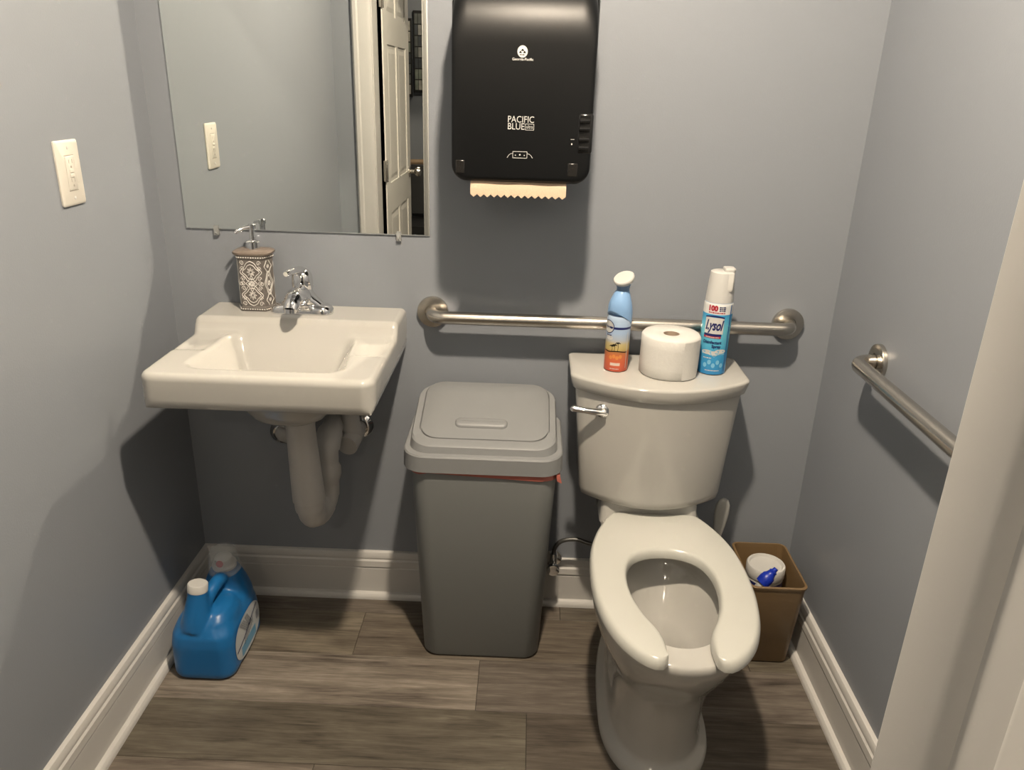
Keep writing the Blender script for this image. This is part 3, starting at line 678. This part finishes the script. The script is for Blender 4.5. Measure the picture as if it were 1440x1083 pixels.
# open front seat
half_o = [(.0, -.212), (.06, -.212), (.098, -.214), (.112, -.226), (.132, -.262), (.152, -.310), (.168, -.370), (.1755, -.440), (.176, -.52), (.170, -.58), (.158, -.637), (.138, -.690), (.112, -.730), (.088, -.753), (.070, -.762), (.056, -.7600), (.0475, -.750)]
half_i = [(.0, -.386), (.028, -.389), (.052, -.398), (.074, -.416), (.089, -.446), (.0965, -.485), (.096, -.53), (.088, -.575), (.073, -.62), (.056, -.655), (.0475, -.680), (.0445, -.705), (.0455, -.735)]
def full(h):
    L = [Vector((-x, y)) for x, y in h[:0:-1]]+[Vector((x, y)) for x, y in h]; return catmull(L, 4)
def dens_par(h): return resample(full(h), 97)
OO, II = dens_par(half_o), dens_par(half_i); z0, z1 = .416, .4405
sec = [(0, 0, z0), (0.0, 0, z0+.008), (0, .0035, z1-.006), (0, .009, z1-.0012), (0, .014, z1), (1, -.014, z1), (1, -.008, z1-.0015), (1, -.003, z1-.007), (1, 0, z0+.007), (1, 0, z0)]
rings = []
for k, (o_, i_) in enumerate(zip(OO, II)):
    dv = (i_-o_); L_ = dv.length; u = dv.normalized(); ring = []
    for e, dd, z in sec:
        p = (o_ if e == 0 else i_)+u*min(max(dd, -L_*.4), L_*.4); ring.append((AX+.002+p.x, p.y, z))
    rings.append(ring)
def shrink(ring, d_, dz):
    c = sum((Vector(p) for p in ring), Vector())/len(ring); out = []
    for p in ring:
        p = Vector(p); q = p+d_; q.z = p.z+(c.z-p.z)*dz; out.append(q)
    return out
sbm = B(); sbm.loft(rings, True, True); so = sbm.build('seat', M_seat, to, angle=50); md = so.modifiers.new('bevel', 'BEVEL'); md.width = .006; md.segments = 3; md.limit_method = 'ANGLE'; md.angle_limit = math.radians(55)
for s_ in (-1, 1):
    B().lathe([(.016, 0), (.016, .010), (.010, .014)], (AX+s_*.0785, -.238, .412), (0, 0, 1), 20).build('hinge_post', M_seat, to)
for s_ in (-1, 1):
    for py in (-.50, -.60):
        B().ball((AX+s_*(.13 if py > -.55 else .11), py, .4135), .009, 10, sc=(1.6, 1, .5)).build('seat_bumper', M_seat, so)

# water supply behind the toilet
ws = thing('water_supply', 'chrome water stop with braided supply hose left of the toilet', 'supply valve', (1.02, 0, .16))
B().lathe([(.028, .001), (.026, .008), (.011, .012)], (1.022, -.016, .165), (0, -1, 0), 24).build('escutcheon', M_chrome, ws)
vb = B(); vb.tube([(1.022, -.02, .165), (1.022, -.075, .165)], .010, 14); vb.tube([(1.022, -.058, .150), (1.022, -.058, .205)], .011, 14); vb.lathe([(.017, 0), (.019, .006), (.017, .014), (.006, .016)], (1.022, -.074, .165), (0, -1, 0), 10); vb.build('stop_valve', M_chrome, ws)
B().tube(catmull([(1.022, -.058, .20), (1.026, -.058, .225), (1.045, -.058, .246), (1.085, -.06, .253), (1.135, -.075, .250), (1.152, -.09, .30), (1.146, -.105, .40), (1.143, -.11, .452)], 6), .0062, 10).build('supply_hose', M_hose, ws, angle=60)

# toilet brush behind the toilet
tbx = thing('toilet_brush', 'pale grey toilet brush standing in its holder behind the toilet', 'toilet brush', (1.455, -.085, 0))
B().lathe([(.040, 0.0008), (.046, .004), (.044, .10), (.046, .105), (.040, .106), (.040, .02)], (1.455, -.085, 0), (0, 0, 1), 28).build('brush_holder', M_brush, tbx)
hb = B(); hb.loft([sup(1.455+dx, -.085+dy, z, a, b_, None, 2.2, 20) for z, a, b_, dx, dy in ((.03, .030, .030, 0, 0), (.085, .030, .030, 0, 0), (.10, .008, .008, 0, 0), (.22, .0085, .0085, .006, 0), (.30, .011, .0085, .011, 0), (.335, .0165, .009, .013, 0), (.37, .0200, .0095, .0145, 0), (.395, .0185, .0095, .0155, 0), (.410, .0125, .0075, .016, 0), (.4145, .005, .004, .016, 0))]); hb.build('brush_handle', M_brush, tbx, angle=60)

# ------------------------------------------------------------------ things on the tank lid
LZ = .7912
# toilet roll
rc = (1.272, -.137); RO, RI, RH = .0705, .0195, .100
tp = thing('toilet_roll', 'full white toilet paper roll standing on the tank lid', 'toilet paper', (rc[0], rc[1], LZ))
rb = B()
def rol(r, z, amp): return [(rc[0]+(r+amp*sin(5*a+z*40)+amp*.6*sin(11*a))*cos(a), rc[1]+(r+amp*sin(5*a+z*40)+amp*.6*sin(11*a))*sin(a), z) for a in [2*pi*j/64 for j in range(64)]]
rb.loft([rol(RI, LZ+.002, 0), rol(RO-.003, LZ, 0), rol(RO, LZ+.004, .0004), rol(RO+.0004, LZ+.03, .0005), rol(RO+.0004, LZ+.07, .0005), rol(RO, LZ+RH-.005, .0005), rol(RO-.004, LZ+RH, .0004), rol(RI+.004, LZ+RH-.0005, .0002), rol(RI, LZ+RH-.002, 0), rol(RI, LZ+.002, 0)], False, False)
rb.build('paper', M_tp, tp, angle=60)
sh = B(); fnr = cyl(rc[0], rc[1], LZ, RO+.0004, .30, .0016)
patch(sh, 0, .052, .002, RH-.004, fnr, 0, 10, 2); sh.build('loose_sheet', M_tp, tp)
B().lathe([(RI, .0005), (RI, RH-.002), (RI-.0012, RH-.002), (RI-.0012, .0005)], (rc[0], rc[1], LZ), (0, 0, 1), 32, cap0=False, cap1=False).build('core', M_card, tp, angle=60)

# disinfectant spray can
lc = (1.381, -.118); LR = .0345
ly = thing('disinfectant_spray', 'blue and white disinfectant spray can with white cap on tank lid', 'spray can', (lc[0], lc[1], LZ))
M_ly = banded('blue_can_print', [(0, (.035, .25, .55)), (.05, (.055, .33, .62)), (.075, (.10, .45, .66)), (.115, (.16, .55, .68)), (.1515, (.05, .33, .62)), (.1525, (.72, .73, .71)), (.178, (.72, .73, .71)), (.1785, (.03, .20, .45)), (.20, (.03, .20, .45))], .25)
B().lathe([(.031, 0.0), (.0345, .002), (.0345, .004), (LR, .006), (LR, .170), (.0338, .176), (.0315, .181), (.029, .183)], (lc[0], lc[1], LZ), (0, 0, 1), 48).build('can', M_ly, ly, angle=50)
cb = B(); ncap = 48; prof = [(.0325, .179), (.0325, .182), (.0318, .20), (.030, .225), (.0283, .245), (.0275, .2495), (.024, .2515)]
cb.lathe(prof, (lc[0], lc[1], LZ), (0, 0, 1), ncap, cap1=True)
cap = cb.build('cap', M_white, ly, angle=45)
# trigger spout sticking up at the side of the cap
sb2 = B(); sb2.loft([[(lc[0]+.0145+x*s, lc[1]+.000+y*s, LZ+z) for x, y in rrect(-.0125, .0125, -.016, .016, .006)] for z, s in ((.245, .95), (.254, 1.0), (.257, 1.05), (.2595, .95))]); sb2.build('spray_button', M_white, ly, angle=50)
nb = B(); nb.loft([[(lc[0]+.0140+x*s, lc[1]-.0225+dy+y*s, LZ+z) for x, y in rrect(-.0085, .0085, -.004, .004, .0035)] for z, s, dy in ((.208, .55, -.0042), (.213, .9, -.004), (.235, 1.0, -.0015), (.250, 1.0, 0))]); nb.build('spray_window', mat('pale_cap_plastic', (.70, .69, .65), .3, noise=.02), ly, angle=50)  # spray window in a slightly paler off-white than the cap
LAZ = -.12-.33
az = -.06
fl_ = cyl(lc[0], lc[1], LZ, LR, az, .0003); fh = cyl(lc[0], lc[1], LZ, LR, az, .0006)
M_lb = [M_white, M_navy, M_red, mat('sky_print', (.20, .50, .72), .35, noise=.05), mat('deep_blue_print', (.02, .14, .42), .35, noise=.05)]
pb = B()
# white brand field with navy crown
pts = [(-.034+.046*i/12, .1445+.0035*sin(pi*i/12)) for i in range(13)]
patch(pb, -.034, .012, .104, .1445, fl_, 0, 10, 4); strip(pb, pts, .0035, fh, 1)
text(pb, 'Lysol', .034, lambda u, v: fh(u-.012, v+.1245), 1, shear=.30, bold=.0012, width=.044)
patch(pb, -.034, .009, .0985, .1045, fh, 1, 8, 1); patch(pb, -.034, .008, .0935, .0985, fh, 2, 8, 1)
dashes(pb, -.028, .004, .0960, .0022, cyl(lc[0], lc[1], LZ, LR, az, .0009), 0)
text(pb, 'Disinfectant', .0105, lambda u, v: fh(u-.011, v+.083), 1, bold=.0004, width=.045)
text(pb, 'Spray', .0105, lambda u, v: fh(u+.000, v+.0730), 1, bold=.0004, width=.022)
text(pb, '100', .017, lambda u, v: fh(u-.0185, v+.1665), 2, bold=.0012, width=.022)
[dashes(pb, -.003, .013, .1705-.0042*k, .0026, fh, 1) for k in range(3)]
dashes(pb, -.028, .012, .1565, .0026, fh, 2)
patch(pb, -.034, .024, .052, .060, fl_, 3, 8, 1)
for k, (u, v, a) in enumerate(((-.020, .058, .4), (-.004, .056, -.1), (.012, .061, .3))):
    disc(pb, u, v, .014, .0055, fh, 0, 18)
strip(pb, [(-.012, .064), (-.010, .053), (-.002, .047), (.006, .053), (.008, .064)], .0022, cyl(lc[0], lc[1], LZ, LR, az, .0009), 3)
dashes(pb, -.028, -.008, .0435, .0024, fh, 0)
for k in range(5):
    disc(pb, -.022+.010*k, .025+.008*(k % 2), .0045, .006, fl_, 3, 12)
dashes(pb, -.020, .014, .012, .002, fh, 0)
patch(pb, .0275, .0315, .01, .175, fl_, 4, 2, 2)
pb.build('label_print', M_lb, ly)
# white saddle: back half of the cap rises higher
# air freshener
fc = (1.145, -.127); FRr = .0292
ff = thing('air_freshener', 'sky blue and orange air freshener can with tilted white head', 'spray can', (fc[0], fc[1], LZ))
M_fb = banded('sunset_can_print', [(0, (.55, .09, .05)), (.030, (.62, .13, .05)), (.046, (.55, .16, .06)), (.0535, (.45, .20, .07)), (.058, (.52, .40, .14)), (.072, (.55, .45, .22)), (.082, (.42, .46, .52)), (.10, (.36, .48, .66)), (.14, (.44, .56, .72)), (.20, (.5, .6, .72))], .28, .003)
B().lathe([(.026, 0), (.029, .002), (FRr, .006), (FRr, .128), (.0275, .135), (.026, .138)], (fc[0], fc[1], LZ), (0, 0, 1), 40).build('can', M_fb, ff, angle=50)
M_sky = mat('sky_blue_plastic', (.26, .45, .74), .3, noise=.02); M_sky2 = mat('dusty_blue_plastic', (.17, .28, .46), .35, noise=.02)
ub = B(); rings = []
for i in range(17):
    t = i/16; z = .118+.080*t; r = .0298*(1-.02*t) if t < .35 else .0292-.0135*((t-.35)/.65)**1.5
    rings.append([(fc[0]+.0025*t+r*cos(a), fc[1]+r*sin(a), LZ+z+(1-t)*(-.022*sin(a+.75)+.010)) for a in [2*pi*j/40 for j in range(40)]])
rings[0] = [(p[0], p[1], p[2]) for p in rings[0]]
ub.loft(rings); ub.build('shoulder', M_sky, ff, angle=60)
nb = B(); nb.lathe([(.0165, .192), (.0150, .198), (.0152, .205), (.018, .214)], (fc[0]+.003, fc[1], LZ), (0, 0, 1), 28); nb.build('neck', M_sky2, ff, angle=60)
hd = B(); hn = Vector((-.36, -.34, .87)).normalized(); hd.lathe([(.014, -.012), (.0235, -.004), (.0255, .001), (.0255, .0045), (.0235, .0065)], Vector((fc[0]+.0035, fc[1]-.004, LZ+.226)), hn, 36); hd.build('spray_head', M_white, ff, angle=45)
FA = -.20; pb = B(); fz = cyl(fc[0], fc[1], LZ, FRr, FA, .0003); fz2 = cyl(fc[0], fc[1], LZ, FRr, FA, .0006); fz3 = cyl(fc[0], fc[1], LZ, FRr, FA, .0009)
patch(pb, -.02, .040, .108, .1135, fz, 1, 10, 1)
disc(pb, -.024, .1125, .0165, .0165, fz2, 1, 24); disc(pb, -.024, .1125, .0148, .0148, fz3, 0, 24)
text(pb, 'Febreze', .0085, lambda u, v: cyl(fc[0], fc[1], LZ, FRr, FA, .0012)(u-.0235, v+.1125), 1, shear=.2, bold=.0002, width=.026)
dashes(pb, -.028, -.014, .092, .0030, fz2, 1); disc(pb, -.020, .086, .010, .006, fz, 0, 14)
for u, h_ in ((-.010, .012), (-.004, .015), (.004, .020)):
    strip(pb, [(u, .053), (u+.001, .053+h_*.6), (u, .053+h_)], .0009, fz2, 2)
    for k in range(5):
        a = pi*(.05+.225*k); strip(pb, [(u, .053+h_), (u+.004*cos(a), .0545+h_+.003*sin(a)), (u+.0065*cos(a), .053+h_+.001*sin(a))], .0014, fz2, 2)
strip(pb, [(-.032+.003*i, .0525-.0012*sin(i*.4)) for i in range(21)], .0022, fz2, 2)
patch(pb, -.012, .012, .0165, .024, fz, 3, 6, 1); dashes(pb, -.010, .010, .0203, .0026, fz2, 0)
dashes(pb, -.012, .010, .0085, .002, fz2, 0)
for k in range(4): disc(pb, -.012+.008*k, .037+.003*(k % 2), .0042, .005, fz, 4, 12)
strip(pb, [(.0285, .01), (.0285, .10)], .0016, fz, 0)
pb.build('label_print', [M_white, M_navy, M_blackg, mat('pale_print', (.75, .55, .45), .4, noise=.05), mat('orange_print', (.72, .27, .07), .4, noise=.05)], ff)

# ------------------------------------------------------------------ tan waste bin with supplies
wbn = thing('waste_basket', 'tan rectangular plastic waste bin right of the toilet', 'waste bin', (1.60, -.17, 0))
def bring(e, z, k):
    x0, x1, y0, y1 = (1.532, 1.658, -.233, -.062); g = .012*z/.26
    x0 -= g; x1 += g*.6; y0 -= g*2.2; y1 += g
    return [(x, y, z) for x, y in rrect(x0+e, x1-e, y0+e, y1-e, max(.004, .018-e*.5), 6)]
bb = B(); bb.loft([bring(.004, .001, 0), bring(0, .006, 0), bring(0, .250, 0), bring(-.0025, .252, 0), bring(-.003, .258, 0), bring(0, .260, 0), bring(.003, .2595, 0), bring(.003, .250, 0), bring(.004, .012, 0)]); bb.build('bin_shell', M_bin, wbn, angle=40)
tb = thing('plastic_tub', 'round frosted white lidded tub inside the tan bin', 'tub', (1.599, -.122, .013))
B().lathe([(.040, .0), (.047, .004), (.049, .19), (.0495, .205)], (1.599, -.122, .013), (0, 0, 1), 40).build('tub_body', M_frost, tb, angle=50)
B().lathe([(.0505, .196), (.0515, .198), (.0515, .224), (.049, .228), (.044, .228), (.041, .222), (.030, .221), (.01, .221)], (1.599, -.122, .013), (0, 0, 1), 40).build('tub_lid', M_white, tb, angle=40)
sbt = B(); fnb = cyl(1.599, -.122, .013, .0488, 0, .0004); patch(sbt, -.07, .07, .150, .188, fnb, 0, 24, 1); sbt.build('tub_label', M_navy, tb)
cbt = thing('cleaner_bottle', 'white bottle with royal blue angled cap inside the tan bin', 'bottle', (1.552, -.215, .013))
dv = Vector((.10, -.02, .99)).normalized(); p0 = Vector((1.549, -.2045, .038))
B().lathe([(.020, -.012), (.0235, -.006), (.0235, .15), (.022, .175), (.016, .20), (.014, .208)], p0, dv, 28).build('bottle_body', M_white, cbt, angle=50)
cb = B(); q = p0+dv*.208; ax2 = Vector((.62, .14, .77)).normalized()
cb.lathe([(.0175, -.010), (.0185, .004), (.0170, .016), (.013, .021), (.010, .030), (.011, .033), (.007, .036), (.006, .044)], q, ax2, 20); cb.build('bottle_cap', M_royal, cbt, angle=40)

# ------------------------------------------------------------------ detergent jug
jg = thing('detergent_jug', 'big blue detergent jug with white vent cap by the left baseboard', 'detergent jug', (.133, -.275, 0))
jb = B()
JX0, JX1, JY0, JY1 = .052, .212, -.392, -.155
def jr(z, a0, a1, b0, b1, r): return [(x, y, z) for x, y in rrect(a0, a1, b0, b1, r, 8)]
jb.loft([jr(.001, JX0+.012, JX1-.012, JY0+.012, JY1-.012, .03), jr(.006, JX0+.004, JX1-.004, JY0+.004, JY1-.004, .034), jr(.018, JX0, JX1, JY0, JY1, .036), jr(.10, JX0, JX1, JY0, JY1, .038), jr(.125, JX0+.002, JX1-.002, JY0+.004, JY1-.002, .042), jr(.148, JX0+.010, JX1-.012, JY0+.018, JY1-.006, .046), jr(.165, JX0+.022, JX1-.028, JY0+.040, JY1-.012, .045), jr(.175, JX0+.036, JX1-.045, JY0+.065, JY1-.02, .036), jr(.178, JX0+.05, JX1-.06, JY0+.09, JY1-.04, .02)])
jb.loft([sup(.142, -.205, z, a, b_, None, 2.4, 32) for z, a, b_ in ((.10, .068, .050), (.150, .064, .050), (.180, .054, .044), (.200, .046, .038), (.212, .040, .034), (.222, .034, .032))])
jb.lathe([(.040, .0), (.036, .03), (.030, .060), (.0255, .085), (.0235, .105), (.0235, .112)], (.116, -.348, .136), (.08, .12, 1), 32)
jb.tube(catmull([(.128, -.345, .165), (.136, -.318, .198), (.143, -.285, .214), (.146, -.255, .214), (.146, -.225, .200), (.146, -.21, .18)], 5), .0175, 18)
jb.loft([sup(.160, -.30, z, a, b_, None, 2.2, 24) for z, a, b_ in ((.12, .050, .08), (.155, .042, .07), (.172, .030, .05), (.180, .012, .02))])
jo = jb.build('jug_body', M_blue, jg, angle=180)
md = jo.modifiers.new('remesh', 'REMESH'); md.mode = 'VOXEL'; md.voxel_size = .0032; md.use_smooth_shade = True
md = jo.modifiers.new('smooth', 'SMOOTH'); md.iterations = 16; md.factor = .6
capc = Vector((.116, -.348, .136))+Vector((.08, .12, 1)).normalized()*.112
B().lathe([(.0245, -.010), (.0245, .008), (.0225, .0105), (.008, .011)], capc, (.08, .12, 1), 32).build('vent_cap', M_white, jg, angle=40)
B().lathe([(.029, 0), (.031, .003), (.031, .012), (.024, .015), (.022, .032), (.018, .034)], (.142, -.205, .220), (0, -.12, 1), 36).build('pour_cap', M_white, jg, angle=40)
B().lathe([(.041, .0), (.0425, .002), (.0420, .004), (.0355, .052), (.0325, .060), (.027, .0645), (.016, .0665), (.004, .067)], (.142, -.205, .214), (0, -.12, 1), 40, cap0=False, cap1=True).build('dosing_cup', M_cup, jg, angle=60, label='clear dosing cup turned over the pour cap')
rd = B(); c0 = Vector((.142, -.205-.0295, .249)); rd.lathe([(.0095, 0), (.0095, .001)], Vector((.142, -.2350, .2465)), (0, -1, .18), 20); rd.build('cap_sticker', M_red, jg)
# side label on the +x face
fnj = lambda u, v: Vector((JX1+.0008, -.272+u, .071+v))
lb = B(); ow_ = [(.088*math.copysign(abs(cos(t))**.8, cos(t)), .058*math.copysign(abs(sin(t))**.8, sin(t))) for t in [2*pi*i/40 for i in range(40)]]
lb.add([fnj(0, 0)]+[fnj(a, b_) for a, b_ in ow_], [(0, i+1, (i+1) % 40+1) for i in range(40)], 0)
fnk = lambda u, v: Vector((JX1+.0022, -.272+u, .071+v))
strip(lb, [(-.082, -.012), (-.03, -.002), (.02, .018), (.07, .036)], .0042, fnk, 1)
for k in range(7):
    for u0, n_ in ((-.052+.006*k, 4), (-.016+.004*k, 3)):
        for q in range(n_): strip(lb, [(u0+.0075*q, .047-.0062*k-.0), (u0+.0075*q+.0055, .0475-.0062*k)], .0028, fnk, 3)
for k in range(4):
    for q in range(7): strip(lb, [(-.030+.010*q, -.006-.0055*k+.0035*q), (-.024+.010*q, -.004-.0055*k+.0035*q)], .0024, fnk, 3)
patch(lb, -.052, .050, -.046, -.018, lambda u, v: fnk(u, v)-Vector((.0007, 0, 0)), 2, 4, 2)
for k in range(9): patch(lb, .058+.002*k, .0588+.002*k, .0-.012, .012, fnk, 1, 1, 1)
M_jl = [mat('pale_label', (.62, .66, .68), .4, noise=.06, nscale=60), M_navy, mat('sky_label', (.16, .40, .62), .4, noise=.1, nscale=80), mat('grey_label_print', (.12, .13, .16), .5, noise=.05)]
lb.build('side_label', M_jl, jg)

# ------------------------------------------------------------------ hall things seen in the mirror
random.seed(3)
def poster(label, x0, x1, z0, z1):
    t = thing('photo_collage', label, 'picture', ((x0+x1)/2, HY, z0))
    b_ = B(); b_.box(x0, x1, HY+.001, HY+.02, z0, z1); b_.build('frame', M_chairblk, t, bevel=.002)
    cols_ = [(.45, .45, .42), (.18, .19, .18), (.50, .42, .40), (.32, .36, .30), (.6, .58, .52), (.10, .11, .12)]
    n_, m_ = 3, 7
    for i in range(n_):
        for j in range(m_):
            a = x0+.008+(x1-x0-.016)*i/n_; c = z0+.015+(z1-z0-.03)*j/m_
            B().box(a+.002, a+(x1-x0-.016)/n_-.002, HY+.019, HY+.0215, c+.004, c+(z1-z0-.03)/m_-.004).build('photo', mat('photo_print', random.choice(cols_), .4, noise=.5, nscale=25), t)
poster('dark framed photo collage nearest the open hall door', -.055, .036, 1.33, 1.85)
poster('dark framed photo collage hung slightly higher beside the first', .048, .140, 1.36, 1.90)
ch = thing('hall_chair', 'black padded chair with wooden back rail by the hall wall', 'chair', (.10, -3.75, 0))
B().loft([[(.10+x*1.0, -3.75+y, z) for x, y in rrect(-.23, .23, -.22, .22, .05)] for z in (.42, .44, .475, .485)]).build('seat', M_chairblk, ch)
B().loft([[(.10+x, -3.93+y+(z-.6)*-.15, z) for x, y in rrect(-.20, .20, -.02, .02, .015)] for z in (.52, .56, .84, .86)]).build('backrest', M_chairblk, ch)
B().tube(catmull([(-.115, -3.90, .80), (-.09, -3.965, .86), (.02, -3.985, .88), (.18, -3.985, .88), (.29, -3.965, .86), (.315, -3.90, .80)], 5), .02, 10).build('back_rail', M_wood, ch)
for x in (-.10, .30):
    for y in (-3.94, -3.56):
        B().tube([(x, y, 0), (x, y, .43)], [.014, .02], 10).build('leg', M_wood, ch)
    B().tube([(x, -3.95, .43), (x, -3.985, .84)], .016, 10).build('back_post', M_wood, ch)

# scratch keys used while building
for o in bpy.data.objects:
    if 'o' in o: del o['o']
